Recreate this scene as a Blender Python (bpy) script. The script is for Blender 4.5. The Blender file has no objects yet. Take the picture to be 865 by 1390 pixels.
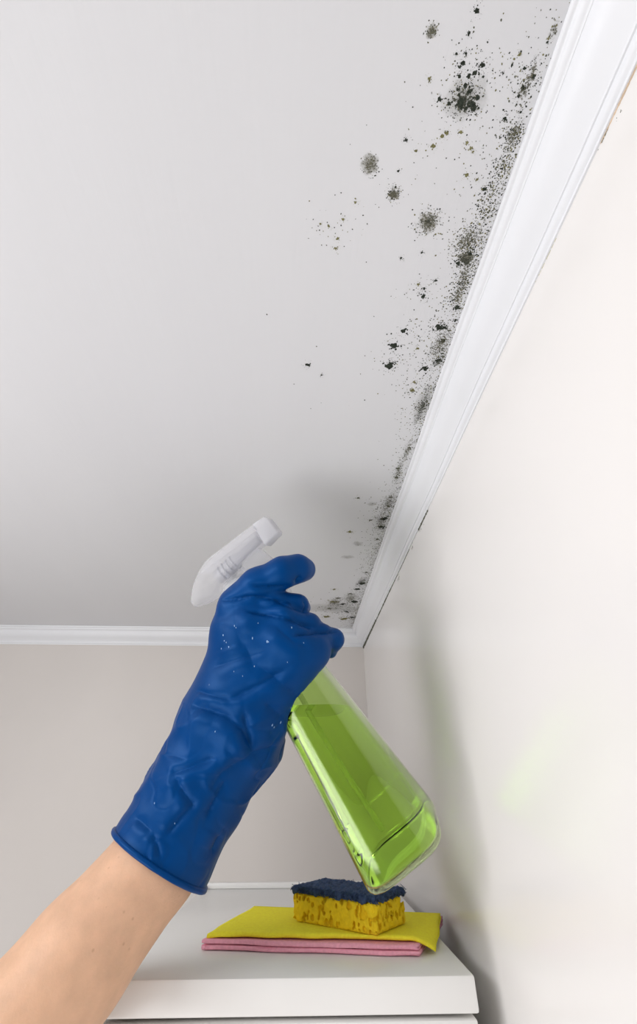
import bpy, bmesh, math, random
import numpy as np
from mathutils import Vector, Matrix

random.seed(7)
rng = np.random.default_rng(11)
S = bpy.context.scene
COL = S.collection

# ------------------------------------------------------------------ camera
FPX, CX, CY = 577.0, 432.5, 650.0            # 16 mm-like lens; optical centre of the 865x1300 picture area
PITCH, YAW, ROLL = (math.radians(a) for a in (36.45, 2.75, -0.28))
CAM_Z = 2.20
fw = np.array([math.sin(YAW) * math.cos(PITCH), math.cos(YAW) * math.cos(PITCH), math.sin(PITCH)])
rt0 = np.array([math.cos(YAW), -math.sin(YAW), 0.0])
up0 = np.cross(rt0, fw)
rt = rt0 * math.cos(ROLL) + up0 * math.sin(ROLL)
up = up0 * math.cos(ROLL) - rt0 * math.sin(ROLL)
CAM = np.array([0.0, 0.0, CAM_Z])
cam_data = bpy.data.cameras.new('camera')
cam = bpy.data.objects.new('camera', cam_data)
COL.objects.link(cam)
cam_data.sensor_fit = 'AUTO'
cam_data.sensor_width = 36.0
cam_data.lens = FPX / 1390.0 * 36.0
cam_data.shift_y = -45.0 / 1390.0
cam_data.clip_start = 0.01
m = Matrix.Identity(4)
for i in range(3):
    m[i][0], m[i][1], m[i][2], m[i][3] = rt[i], up[i], -fw[i], CAM[i]
cam.matrix_world = m
S.camera = cam

# ------------------------------------------------------------------ world, lights, exposure
world = bpy.data.worlds.new('world')
S.world = world
world.use_nodes = True
bg = world.node_tree.nodes['Background']
bg.inputs[0].default_value = (0.97, 0.98, 1.0, 1)
bg.inputs[1].default_value = 0.03


def area(name, loc, target, sx, sy, power, color):
    d = bpy.data.lights.new(name, 'AREA')
    d.shape = 'RECTANGLE'
    d.size, d.size_y, d.energy, d.color = sx, sy, power, color
    o = bpy.data.objects.new(name, d)
    COL.objects.link(o)
    o.location = loc
    o.rotation_euler = (Vector(target) - Vector(loc)).to_track_quat('-Z', 'Y').to_euler()
    return o


area('photo_lamp', (-0.60, -0.08, 1.62), (0.05, 0.34, 2.35), 0.65, 0.6, 5.2, (1.0, 0.99, 0.985))
area('added_left_light', (-0.66, -0.08, 2.39), (0.10, 0.34, 2.06), 0.6, 0.16, 2.9, (0.99, 0.99, 1.0))  # added area light without a window, hung high to brighten wall and cabinet top
S.view_settings.view_transform = 'Standard'
S.view_settings.look = 'None'
S.view_settings.gamma = 1.0
S.view_settings.use_curve_mapping = False
S.view_settings.exposure = 0.28


# ------------------------------------------------------------------ helpers
def ray(x, y):
    return rt * ((x - CX) / FPX) - up * ((y - CY) / FPX) + fw


def P(x, y, z):
    """pixel + depth along the optical axis (metres) -> world point"""
    return CAM + ray(x, y) * z


def on_z(x, y, z):
    d = ray(x, y)
    return CAM + d * ((z - CAM_Z) / d[2])


def on_x(x, y, X):
    d = ray(x, y)
    return CAM + d * (X / d[0])


def to_px(V):
    V = np.asarray(V) - CAM
    z = V @ fw
    return np.stack([CX + FPX * (V @ rt) / z, CY - FPX * (V @ up) / z, z], -1)


def tag(o, label=None, cat=None, group=None, kind=None):
    if label: o['label'] = label
    if cat: o['category'] = cat
    if group: o['group'] = group
    if kind: o['kind'] = kind
    return o


def empty(name, loc):
    o = bpy.data.objects.new(name, None)
    COL.objects.link(o)
    o.location = loc
    o.empty_display_size = 0.05
    return o


def mesh(name, verts, faces, mat, parent=None, smooth=True):
    me = bpy.data.meshes.new(name)
    me.from_pydata([tuple(map(float, v)) for v in verts], [], [tuple(int(i) for i in f) for f in faces])
    me.materials.append(mat)
    me.update()
    if smooth:
        me.shade_smooth()
    return link(name, me, parent)


def link(name, me, parent=None):
    o = bpy.data.objects.new(name, me)
    COL.objects.link(o)
    if parent is not None:
        o.parent = parent
        o.matrix_parent_inverse = Matrix.Translation(-Vector(parent.location)) if parent.parent is None else Matrix.Identity(4)
        if parent.type == 'MESH':
            o.matrix_parent_inverse = Matrix.Identity(4)
    return o


def from_bm(name, bm, mat, parent=None, smooth=False):
    bmesh.ops.recalc_face_normals(bm, faces=bm.faces)
    me = bpy.data.meshes.new(name)
    bm.to_mesh(me)
    bm.free()
    me.materials.append(mat)
    if smooth:
        me.shade_smooth()
    return link(name, me, parent)


def box_bm(lo, hi, bevel=0.0, seg=2, rot=None, pivot=None):
    bm = bmesh.new()
    bmesh.ops.create_cube(bm, size=1.0)
    lo, hi = Vector(lo), Vector(hi)
    for v in bm.verts:
        v.co = Vector(((v.co.x + .5) * (hi.x - lo.x) + lo.x, (v.co.y + .5) * (hi.y - lo.y) + lo.y, (v.co.z + .5) * (hi.z - lo.z) + lo.z))
    if bevel:
        bmesh.ops.bevel(bm, geom=list(bm.edges), offset=bevel, segments=seg, affect='EDGES', profile=0.5)
    if rot:
        bmesh.ops.rotate(bm, verts=bm.verts, cent=pivot, matrix=Matrix.Rotation(rot, 3, 'Z'))
    return bm


def sweep(points, radii, seg=16, caps=True, ref=None, shape=None):
    """tube along points; radii floats or (ra, rb)"""
    pts = [np.asarray(p, float) for p in points]
    verts, faces = [], []
    n = len(pts)
    t0 = pts[1] - pts[0]
    ref = np.asarray(ref, float) if ref is not None else (np.array([0, 0, 1.0]) if abs(t0[2]) < .9 * np.linalg.norm(t0) else np.array([1.0, 0, 0]))
    for i, p in enumerate(pts):
        t = pts[min(i + 1, n - 1)] - pts[max(i - 1, 0)]
        t = t / np.linalg.norm(t)
        a = np.cross(ref, t); a /= np.linalg.norm(a)
        b = np.cross(t, a)
        ref = b
        r = radii[i]
        ra, rb = r if isinstance(r, tuple) else (r, r)
        for k in range(seg):
            th = 2 * math.pi * k / seg
            c, s = math.cos(th), math.sin(th)
            q = 1.0
            if shape:
                q = shape(th)
            verts.append(p + a * (c * ra * q) + b * (s * rb * q))
    for i in range(n - 1):
        for k in range(seg):
            k2 = (k + 1) % seg
            faces.append((i * seg + k, i * seg + k2, (i + 1) * seg + k2, (i + 1) * seg + k))
    if caps:
        faces.append(tuple(range(seg - 1, -1, -1)))
        faces.append(tuple(range((n - 1) * seg, n * seg)))
    return verts, faces


def surface_nets(sdf, lo, hi, h):
    nx, ny, nz = [int(math.ceil((hi[i] - lo[i]) / h)) + 1 for i in range(3)]
    xs, ys, zs = [(lo[i] + h * np.arange(n)).astype(np.float32) for i, n in enumerate((nx, ny, nz))]
    F = sdf(xs[:, None, None], ys[None, :, None], zs[None, None, :]).astype(np.float32)
    ins = F < 0
    cnt = np.zeros((nx - 1, ny - 1, nz - 1), np.int8)
    for a in (0, 1):
        for b in (0, 1):
            for c in (0, 1):
                cnt += ins[a:nx - 1 + a, b:ny - 1 + b, c:nz - 1 + c]
    act = (cnt > 0) & (cnt < 8)
    idx = np.full(act.shape, -1, np.int64)
    I, J, K = np.nonzero(act)
    idx[I, J, K] = np.arange(len(I))
    acc = np.zeros((len(I), 3)); num = np.zeros(len(I))
    base = np.stack([I, J, K], -1)
    for ax in range(3):
        o1, o2 = [q for q in range(3) if q != ax]
        for u in (0, 1):
            for v in (0, 1):
                p0 = base.copy(); p0[:, o1] += u; p0[:, o2] += v
                p1 = p0.copy(); p1[:, ax] += 1
                f0 = F[tuple(p0.T)]; f1 = F[tuple(p1.T)]
                m_ = (f0 < 0) != (f1 < 0)
                t = f0[m_] / (f0[m_] - f1[m_])
                acc[m_] += p0[m_] + (p1[m_] - p0[m_]) * t[:, None]
                num[m_] += 1
    V = np.array(lo) + h * acc / num[:, None]
    faces = []
    for ax in range(3):
        o1, o2 = [(1, 2), (2, 0), (0, 1)][ax]
        sl0 = [slice(None)] * 3; sl1 = [slice(None)] * 3
        sl0[ax] = slice(0, -1); sl1[ax] = slice(1, None)
        a = ins[tuple(sl0)]; b = ins[tuple(sl1)]
        E = np.stack(np.nonzero(a != b), -1)
        ok = (E[:, o1] > 0) & (E[:, o2] > 0) & (E[:, o1] < act.shape[o1]) & (E[:, o2] < act.shape[o2])
        E = E[ok]
        sgn = a[tuple(E.T)]
        q = []
        for u, v in ((0, 0), (1, 0), (1, 1), (0, 1)):
            c = E.copy(); c[:, o1] -= u; c[:, o2] -= v
            q.append(idx[tuple(c.T)])
        q = np.stack(q, -1)
        q[~sgn] = q[~sgn][:, ::-1]
        faces.append(q)
    return V, np.concatenate(faces)


def vnormals(V, Fq):
    n = np.cross(V[Fq[:, 2]] - V[Fq[:, 0]], V[Fq[:, 3]] - V[Fq[:, 1]])
    N = np.zeros_like(V)
    for k in range(4):
        np.add.at(N, Fq[:, k], n)
    return N / (np.linalg.norm(N, axis=1)[:, None] + 1e-12)


def fast_mesh(name, V, Fq, mat, parent=None, smooth=True):
    me = bpy.data.meshes.new(name)
    me.vertices.add(len(V)); me.vertices.foreach_set('co', np.asarray(V, np.float32).ravel())
    k = Fq.shape[1]
    me.loops.add(Fq.size); me.loops.foreach_set('vertex_index', np.asarray(Fq, np.int32).ravel())
    me.polygons.add(len(Fq)); me.polygons.foreach_set('loop_start', np.arange(0, Fq.size, k, dtype=np.int32))
    me.update(calc_edges=True); me.validate()
    me.materials.append(mat)
    if smooth:
        me.shade_smooth()
    return link(name, me, parent)


def vnoise(X, freq, seed):
    """cheap smooth value noise in 3-D, about -1..1"""
    r = np.random.default_rng(seed)
    T = r.uniform(-1, 1, (32, 32, 32))
    Q = np.asarray(X) * freq
    I = np.floor(Q).astype(int); f = Q - I
    f = f * f * (3 - 2 * f)
    out = 0
    for a in (0, 1):
        for b in (0, 1):
            for c in (0, 1):
                w = (f[:, 0] if a else 1 - f[:, 0]) * (f[:, 1] if b else 1 - f[:, 1]) * (f[:, 2] if c else 1 - f[:, 2])
                out = out + w * T[(I[:, 0] + a) % 32, (I[:, 1] + b) % 32, (I[:, 2] + c) % 32]
    return out


# ------------------------------------------------------------------ materials
def new_mat(name):
    mt = bpy.data.materials.new(name)
    mt.use_nodes = True
    nt = mt.node_tree
    return mt, nt, nt.nodes['Principled BSDF']


def N(nt, kind, **kw):
    n = nt.nodes.new(kind)
    for k, v in kw.items():
        if k.startswith('i_'):
            n.inputs[k[2:].replace('_', ' ')].default_value = v
        else:
            setattr(n, k, v)
    return n


def basic(name, color, rough=0.5, spec=0.5, var=0.06, scale=30.0, bump=0.0, bscale=400.0, stretch=(1, 1, 1), **extra):
    mt, nt, b = new_mat(name)
    L = nt.links
    b.inputs['Roughness'].default_value = rough
    b.inputs['Specular IOR Level'].default_value = spec
    tc = N(nt, 'ShaderNodeTexCoord')
    mp = N(nt, 'ShaderNodeMapping'); mp.inputs['Scale'].default_value = stretch
    L.new(tc.outputs['Object'], mp.inputs[0])
    no = N(nt, 'ShaderNodeTexNoise', i_Scale=scale, i_Detail=4.0)
    L.new(mp.outputs[0], no.inputs['Vector'])
    rp = N(nt, 'ShaderNodeValToRGB')
    rp.color_ramp.elements[0].position = .3; rp.color_ramp.elements[1].position = .7
    c = np.array(color)
    rp.color_ramp.elements[0].color = (*(c * (1 - var)), 1)
    rp.color_ramp.elements[1].color = (*np.minimum(c * (1 + var), 1), 1)
    L.new(no.outputs[0], rp.inputs[0]); L.new(rp.outputs[0], b.inputs['Base Color'])
    if bump:
        n2 = N(nt, 'ShaderNodeTexNoise', i_Scale=bscale, i_Detail=3.0)
        L.new(mp.outputs[0], n2.inputs['Vector'])
        bp = N(nt, 'ShaderNodeBump', i_Strength=bump, i_Distance=0.001)
        L.new(n2.outputs[0], bp.inputs['Height']); L.new(bp.outputs[0], b.inputs['Normal'])
    for k, v in extra.items():
        b.inputs[k.replace('_', ' ')].default_value = v
    return mt


M = {}
M['ceiling'] = basic('ceiling_paint', (.75, .755, .78), .62, .35, .015, 8, .10, 260, (1, .06, 1))
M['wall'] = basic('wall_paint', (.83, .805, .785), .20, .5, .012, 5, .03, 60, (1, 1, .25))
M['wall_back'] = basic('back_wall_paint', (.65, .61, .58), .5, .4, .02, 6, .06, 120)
M['wall_far'] = basic('far_wall_paint', (.50, .47, .45), .6, .3, .02, 6)
M['cornice'] = basic('cornice_paint', (.81, .82, .85), .42, .5, .012, 12, .06, 160)
M['floor'] = basic('floor_wood', (.45, .36, .28), .45, .4, .2, 6, .1, 60, (8, 1, 1))
M['cab'] = basic('white_laminate', (.85, .84, .82), .28, .5, .015, 20)
M['cabtrim'] = basic('white_plastic_trim', (.86, .85, .83), .35, .5, .01, 20)
M['metal'] = basic('grey_metal', (.35, .34, .33), .35, .5, .05, 60, Metallic=0.7)
M['spring'] = basic('pale_steel', (.55, .56, .60), .35, .5, .05, 60)
M['yellow'] = basic('yellow_felt', (.99, .86, .05), .9, .15, .06, 500, .5, 1400)
M['pink'] = basic('pink_felt', (.95, .42, .53), .9, .15, .08, 500, .5, 1400)
M['foam'] = basic('yellow_foam', (.93, .64, .02), .85, .15, .10, 260, .6, 900)
M['scrub'] = basic('navy_scrub_fibre', (.04, .07, .15), .75, .25, .35, 300)
M['glove'] = basic('blue_rubber', (.0001, .041, .175), .42, .30, .10, 30, .05, 500, Specular_Tint=(.20, .50, 1.0, 1))
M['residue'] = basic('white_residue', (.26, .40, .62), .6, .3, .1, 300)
M['skin'] = basic('skin', (.72, .44, .285), .5, .4, .08, 90, .12, 700)
M['mould_dark'] = basic('mould_dark', (.035, .042, .033), .9, .1, .4, 900)
M['mould_mid'] = basic('mould_grey_green', (.13, .135, .10), .9, .1, .3, 900)
M['mould_olive'] = basic('mould_olive', (.20, .19, .09), .9, .1, .3, 900)
M['caulk_brown'] = basic('brown_stain', (.60, .46, .34), .8, .2, .25, 200)
M['caulk_olive'] = basic('olive_stain', (.48, .45, .24), .8, .2, .25, 200)

# skin freckles + subsurface
nt = M['skin'].node_tree; b = nt.nodes['Principled BSDF']
b.inputs['Subsurface Weight'].default_value = .12
b.inputs['Subsurface Radius'].default_value = (.010, .004, .002)
b.inputs['Subsurface Scale'].default_value = .6
src = b.inputs['Base Color'].links[0].from_socket
vo = N(nt, 'ShaderNodeTexVoronoi', i_Scale=120.0, i_Randomness=1.0)
tc = N(nt, 'ShaderNodeTexCoord'); nt.links.new(tc.outputs['Object'], vo.inputs['Vector'])
rp = N(nt, 'ShaderNodeValToRGB')
rp.color_ramp.elements[0].position = .04; rp.color_ramp.elements[0].color = (1, 1, 1, 1)
rp.color_ramp.elements[1].position = .12; rp.color_ramp.elements[1].color = (0, 0, 0, 1)
nt.links.new(vo.outputs['Distance'], rp.inputs[0])
mu = N(nt, 'ShaderNodeMath', operation='MULTIPLY'); mu.inputs[1].default_value = .32
nt.links.new(rp.outputs[0], mu.inputs[0])
mx = N(nt, 'ShaderNodeMix', data_type='RGBA')
nt.links.new(mu.outputs[0], mx.inputs[0]); nt.links.new(src, mx.inputs[6])
mx.inputs[7].default_value = (.30, .12, .06, 1)
nt.links.new(mx.outputs[2], b.inputs['Base Color'])


def stain_mat(name, color, lo, hi, scale, amount, gain=1.2):
    """thin stain film: fades out towards its rim, broken into speckle"""
    mt, nt, b = new_mat(name)
    L = nt.links
    b.inputs['Base Color'].default_value = (*color, 1)
    b.inputs['Roughness'].default_value = .9
    tc = N(nt, 'ShaderNodeTexCoord')
    n1 = N(nt, 'ShaderNodeTexNoise', i_Scale=scale, i_Detail=5.0, i_Roughness=.7)
    L.new(tc.outputs['Object'], n1.inputs['Vector'])
    at = N(nt, 'ShaderNodeAttribute', attribute_name='fade')
    ad = N(nt, 'ShaderNodeMath', operation='MULTIPLY_ADD')       # noise*? + fade
    ad.inputs[1].default_value = gain
    L.new(n1.outputs[0], ad.inputs[0]); L.new(at.outputs['Fac'], ad.inputs[2])
    mr = N(nt, 'ShaderNodeMapRange', i_From_Min=lo, i_From_Max=hi, i_To_Min=0.0, i_To_Max=amount)
    L.new(ad.outputs[0], mr.inputs['Value'])
    mul = N(nt, 'ShaderNodeMath', operation='MULTIPLY')
    fm = N(nt, 'ShaderNodeMath', operation='MINIMUM'); fm.inputs[1].default_value = 1.0
    f4 = N(nt, 'ShaderNodeMath', operation='MULTIPLY'); f4.inputs[1].default_value = 4.0
    L.new(at.outputs['Fac'], f4.inputs[0]); L.new(f4.outputs[0], fm.inputs[0])
    L.new(mr.outputs[0], mul.inputs[0]); L.new(fm.outputs[0], mul.inputs[1])
    tr = N(nt, 'ShaderNodeBsdfTransparent')
    mxs = N(nt, 'ShaderNodeMixShader')
    L.new(mul.outputs[0], mxs.inputs[0]); L.new(tr.outputs[0], mxs.inputs[1]); L.new(b.outputs[0], mxs.inputs[2])
    L.new(mxs.outputs[0], nt.nodes['Material Output'].inputs[0])
    return mt


M['stain_grey'] = stain_mat('stain_grey_olive', (.15, .145, .10), 2.62, 3.0, 1000, .75, 4.0)
M['stain_dark'] = stain_mat('stain_dark', (.06, .065, .05), 2.62, 2.95, 900, .85, 4.0)
M['stain_soft'] = stain_mat('stain_soft', (.25, .25, .20), .6, 1.7, 300, .35)

M['stain_disc'] = stain_mat('stain_disc', (.26, .25, .19), .55, 1.25, 500, .45)
# green see-through plastic and liquid
mt, nt, b = new_mat('green_bottle_plastic')
b.inputs['Base Color'].default_value = (.78, .95, .50, 1)
b.inputs['Transmission Weight'].default_value = 1.0
b.inputs['Roughness'].default_value = .03
b.inputs['IOR'].default_value = 1.12
b.inputs['Coat Weight'].default_value = 1.0
b.inputs['Coat Roughness'].default_value = .08
M['bottle'] = mt
mt, nt, b = new_mat('green_liquid')
b.inputs['Base Color'].default_value = (.82, .96, .40, 1)
b.inputs['Transmission Weight'].default_value = 1.0
b.inputs['Roughness'].default_value = .0
b.inputs['IOR'].default_value = 1.20
M['liquid'] = mt


def frosted(name, color, trans, rough, alpha):
    mt, nt, b = new_mat(name)
    b.inputs['Base Color'].default_value = (*color, 1)
    b.inputs['Roughness'].default_value = rough
    tl = N(nt, 'ShaderNodeBsdfTranslucent'); tl.inputs[0].default_value = (*color, 1)
    tp = N(nt, 'ShaderNodeBsdfTransparent'); tp.inputs[0].default_value = (.97, .97, .98, 1)
    m1 = N(nt, 'ShaderNodeMixShader'); m1.inputs[0].default_value = trans
    m2 = N(nt, 'ShaderNodeMixShader'); m2.inputs[0].default_value = alpha
    L = nt.links
    L.new(b.outputs[0], m1.inputs[1]); L.new(tl.outputs[0], m1.inputs[2])
    L.new(tp.outputs[0], m2.inputs[1]); L.new(m1.outputs[0], m2.inputs[2])
    L.new(m2.outputs[0], nt.nodes['Material Output'].inputs[0])
    return mt


M['frost'] = frosted('frosted_white_plastic', (.97, .97, .98), .50, .22, .31)
M['frost_dense'] = frosted('dense_frosted_plastic', (.80, .80, .83), .3, .3, .75)
M['frost'] = M['frost']
M['tube'] = frosted('clear_tube_plastic', (.80, .86, .55), .3, .2, .35)

# ------------------------------------------------------------------ room
D = 0.90
c = ray(493.4, 878.5); c = c * (D / c[1])
W, HB = c[0], CAM_Z + c[2]                      # right wall x, underside of the cornice
a = ray(190, 850.2); b_ = ray(629, 420)
k1, k2 = a[2] / a[1], b_[0] / b_[2]
CP = (W - k2 * k1 * D) / (1 - k2 * k1)          # cornice projection
HC = CAM_Z + k1 * (D - CP)                      # ceiling height
CD = HC - HB                                    # cornice drop
XL, YF = -1.7, -1.7                             # far limits of the room (left, behind the camera)


def slab(name, lo, hi, mat):
    o = from_bm(name, box_bm(lo, hi), mat)
    return tag(o, kind='structure')


floor = slab('floor', (XL, YF, -.1), (W + .1, D + .1, 0), M['floor'])
ceiling = slab('ceiling', (XL, YF, HC), (W + .1, D + .1, HC + .1), M['ceiling'])
wall_right = slab('wall_right', (W, YF, 0), (W + .1, D + .1, HC), M['wall'])
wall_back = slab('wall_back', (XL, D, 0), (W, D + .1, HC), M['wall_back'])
wall_left = slab('wall_left', (XL - .1, YF, 0), (XL, D + .1, HC), M['wall_far'])
wall_front = slab('wall_front', (XL, YF - .1, 0), (W, YF, HC), M['wall_far'])
tag(wall_left, 'plain beige wall on the far side of the room')
tag(wall_front, 'plain beige wall behind the photographer')
tag(floor, 'brown wooden floor far below the cabinet')
tag(ceiling, 'white painted ceiling spotted with dark mould along the cornice')
tag(wall_right, 'glossy off-white wall beside the spray bottle')
tag(wall_back, 'matt beige-grey wall behind the gloved hand')

# cornice: profile in (u = out from wall, v = down from ceiling), 0..1
prof = [(1.0, 0), (1.0, .055), (.985, .075), (.95, .085), (.915, .09), (.90, .10), (.895, .135), (.87, .175), (.83, .205), (.79, .215), (.765, .225),
        (.755, .25), (.735, .255), (.725, .275), (.70, .345), (.655, .42), (.59, .50), (.51, .575), (.425, .635), (.345, .685), (.275, .74), (.235, .775),
        (.215, .79), (.21, .815), (.175, .82), (.165, .835), (.16, .87), (.145, .905), (.11, .93), (.06, .945), (.05, .96), (.045, 1.0), (0, 1.0), (0, 0)]


def cornice(name, pts_of, label):
    verts, faces = [], []
    n = len(prof)
    rows = pts_of()
    for r in rows:
        verts += r
    for i in range(len(rows) - 1):
        for k in range(n):
            k2 = (k + 1) % n
            faces.append((i * n + k, i * n + k2, (i + 1) * n + k2, (i + 1) * n + k))
    faces += [tuple(range(n)), tuple(range((len(rows) - 1) * n, len(rows) * n))]
    bm = bmesh.new()
    bv = [bm.verts.new(v) for v in verts]
    for f in faces:
        bm.faces.new([bv[i] for i in f])
    o = from_bm(name, bm, M['cornice'])
    for p_ in o.data.polygons:
        p_.use_smooth = len(p_.vertices) == 4
    o.data.set_sharp_from_angle(angle=math.radians(50))
    return tag(o, label, kind='structure')


def rows_right():
    ys = list(np.linspace(YF, D - .06, 60))
    out = [[(W - u * CP + 0.0004 * math.sin(y * 23) * (u > .05), y, HC - v * CD + .0003 * math.sin(y * 31 + 1)) for u, v in prof] for y in ys]
    out.append([(W - u * CP, D - u * CP, HC - v * CD) for u, v in prof])
    return out


def rows_back():
    out = [[(x, D - u * CP, HC - v * CD) for u, v in prof] for x in np.linspace(XL, W - .06, 30)]
    out.append([(W - u * CP, D - u * CP, HC - v * CD) for u, v in prof])
    return out


trim_1 = cornice('trim_1', rows_right, 'white moulded cornice running along the right wall')
trim_2 = cornice('trim_2', rows_back, 'white moulded cornice along the back wall behind the hand')

# ------------------------------------------------------------------ mould on the ceiling
spk = {'dark': ([], []), 'mid': ([], []), 'olive': ([], [])}


def speck(store, x, y, r, zoff):
    V, Fs = store
    n = 6
    b0 = len(V)
    ph = rng.uniform(0, 6.28)
    el = rng.uniform(.6, 1.0); rot = rng.uniform(0, 3.14)
    for k in range(n):
        th = ph + 2 * math.pi * k / n
        rr = r * rng.uniform(.65, 1.25)
        u, v = rr * math.cos(th), rr * math.sin(th) * el
        V.append((x + u * math.cos(rot) - v * math.sin(rot), y + u * math.sin(rot) + v * math.cos(rot), HC - .00005))
    V.append((x, y, HC - .00012 - .12 * r - zoff))
    for k in range(n):
        Fs.append((b0 + n, b0 + (k + 1) % n, b0 + k))


def mpp(px, py):
    """metres on the ceiling per pixel (across the view) at a pixel"""
    a0, a1 = on_z(px - 2, py, HC), on_z(px + 2, py, HC)
    return np.linalg.norm(a1 - a0) / 4


def film(x, y, rx, ry, mat, name, seed, rot=0.0, level=0):
    """thin ragged stain film lying on the ceiling"""
    nr, ns = 6, 28
    V = [(x, y, HC - .00020 - level * .00006)]; Fs = []; fade = [1.0]
    r_ = np.random.default_rng(seed)
    w = 1 + .16 * np.sin(np.arange(ns) * 2 * math.pi / ns * 2 + r_.uniform(0, 6)) + .10 * np.sin(np.arange(ns) * 2 * math.pi / ns * 5 + r_.uniform(0, 6))
    for i in range(1, nr + 1):
        t = i / nr
        for k in range(ns):
            th = 2 * math.pi * k / ns
            u, v = rx * t * w[k] * math.cos(th), ry * t * w[k] * math.sin(th)
            V.append((x + u * math.cos(rot) - v * math.sin(rot), y + u * math.sin(rot) + v * math.cos(rot), HC - .00006 - (.00014 + level * .00006) * (1 - t)))
            fade.append((1 - t) ** .8)
    for k in range(ns):
        Fs.append((0, 1 + (k + 1) % ns, 1 + k))
    for i in range(nr - 1):
        for k in range(ns):
            k2 = (k + 1) % ns
            Fs.append((1 + i * ns + k, 1 + i * ns + k2, 1 + (i + 1) * ns + k2, 1 + (i + 1) * ns + k))
    me = bpy.data.meshes.new(name)
    me.from_pydata(V, [], Fs)
    at = me.attributes.new('fade', 'FLOAT', 'POINT')
    at.data.foreach_set('value', np.array(fade, np.float32))
    me.materials.append(mat); me.update()
    return link(name, me, ceiling)


def spot_obj(x, y, r, kind, label=None):
    """one mould spot: a clump of raised specks in one mesh"""
    st = ([], [])
    R_ = r
    n = int({'dark': 16, 'olive': 13, 'mid': 13}[kind] + min(26, r / .0004))
    for _ in range(n):
        d = R_ * abs(rng.normal(0, .52)); th = rng.uniform(0, 6.28)
        speck(st, x + d * math.cos(th) * 1.15, y + d * math.sin(th) * .85, R_ * rng.uniform(.12, .42) * (1.15 if d < R_ * .4 else .6), rng.uniform(0, .0001))
    for _ in range(int(n * .9)):
        d = R_ * rng.uniform(.9, 1.9); th = rng.uniform(0, 6.28)
        speck(st, x + d * math.cos(th), y + d * math.sin(th), R_ * rng.uniform(.03, .09), 0)
    o = mesh('mould_spot', st[0], st[1], M['mould_' + kind], ceiling, smooth=True)
    if label:
        o['label'] = label
    return o


dark = [(647, 15, 6), (637, 45, 4), (633, 72, 3.5), (620, 73, 3.5), (628, 85, 6), (624, 91, 4), (655, 89, 6), (645, 99, 6), (637, 103, 5), (624, 104, 4), (656, 104, 3),
        (632, 117, 6), (638, 125, 7), (627, 138, 13), (640, 141, 10), (648, 133, 6), (622, 121, 4), (609, 141, 4), (597, 135, 5), (643, 148, 7), (633, 147, 6), (683, 99, 3),
        (695, 89, 3), (712, 93, 3), (724, 104, 5), (711, 120, 6), (704, 130, 4), (707, 152, 3.5), (686, 162, 5), (535, 264, 8), (573, 343, 3.5), (545, 350, 3), (574, 402, 6), (576, 392, 4),
        (592, 381, 4), (632, 352, 9), (622, 358, 6), (637, 346, 6), (597, 444, 9), (603, 445, 6), (618, 435, 4), (548, 449, 6), (536, 469, 9), (528, 497, 9), (531, 494, 6), (577, 500, 8), (418, 495, 5),
        (437, 509, 3), (620, 418, 6), (595, 489, 6), (601, 462, 6), (540, 636, 5), (538, 648, 5), (531, 675, 4), (528, 687, 5), (521, 704, 8), (518, 715, 7), (503, 706, 4), (512, 732, 4), (497, 777, 4),
        (491, 792, 7), (482, 817, 8), (465, 820, 6), (541, 232, 3), (551, 190, 4), (658, 257, 5), (486, 676, 4), (556, 608, 4), (476, 806, 5), (470, 830, 6), (459, 812, 5), (447, 826, 5), (485, 800, 6), (478, 838, 6)]
olive = [(626, 179, 5), (606, 181, 5), (600, 185, 5), (588, 198, 6), (634, 194, 4.5), (639, 202, 5), (643, 206, 3.5), (565, 205, 4), (583, 107, 5), (483, 275, 4), (465, 298, 4), (446, 307, 4), (435, 304, 3),
         (458, 324, 4), (456, 337, 5), (634, 238, 5), (655, 257, 3), (648, 244, 4), (568, 386, 4), (567, 473, 4), (475, 722, 6), (454, 800, 4), (452, 817, 8), (443, 837, 7), (468, 840, 8), (560, 530, 6), (563, 519, 4),
         (745, 52, 4), (706, 73, 4)]
for x, y, r in dark:
    q = on_z(x, y, HC); s = mpp(x, y)
    spot_obj(q[0], q[1], r * s * .95, 'dark' if y < 560 or r > 5 else 'mid')
for x, y, r in olive:
    q = on_z(x, y, HC); s = mpp(x, y)
    spot_obj(q[0], q[1], r * s * .85, 'olive')

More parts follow.
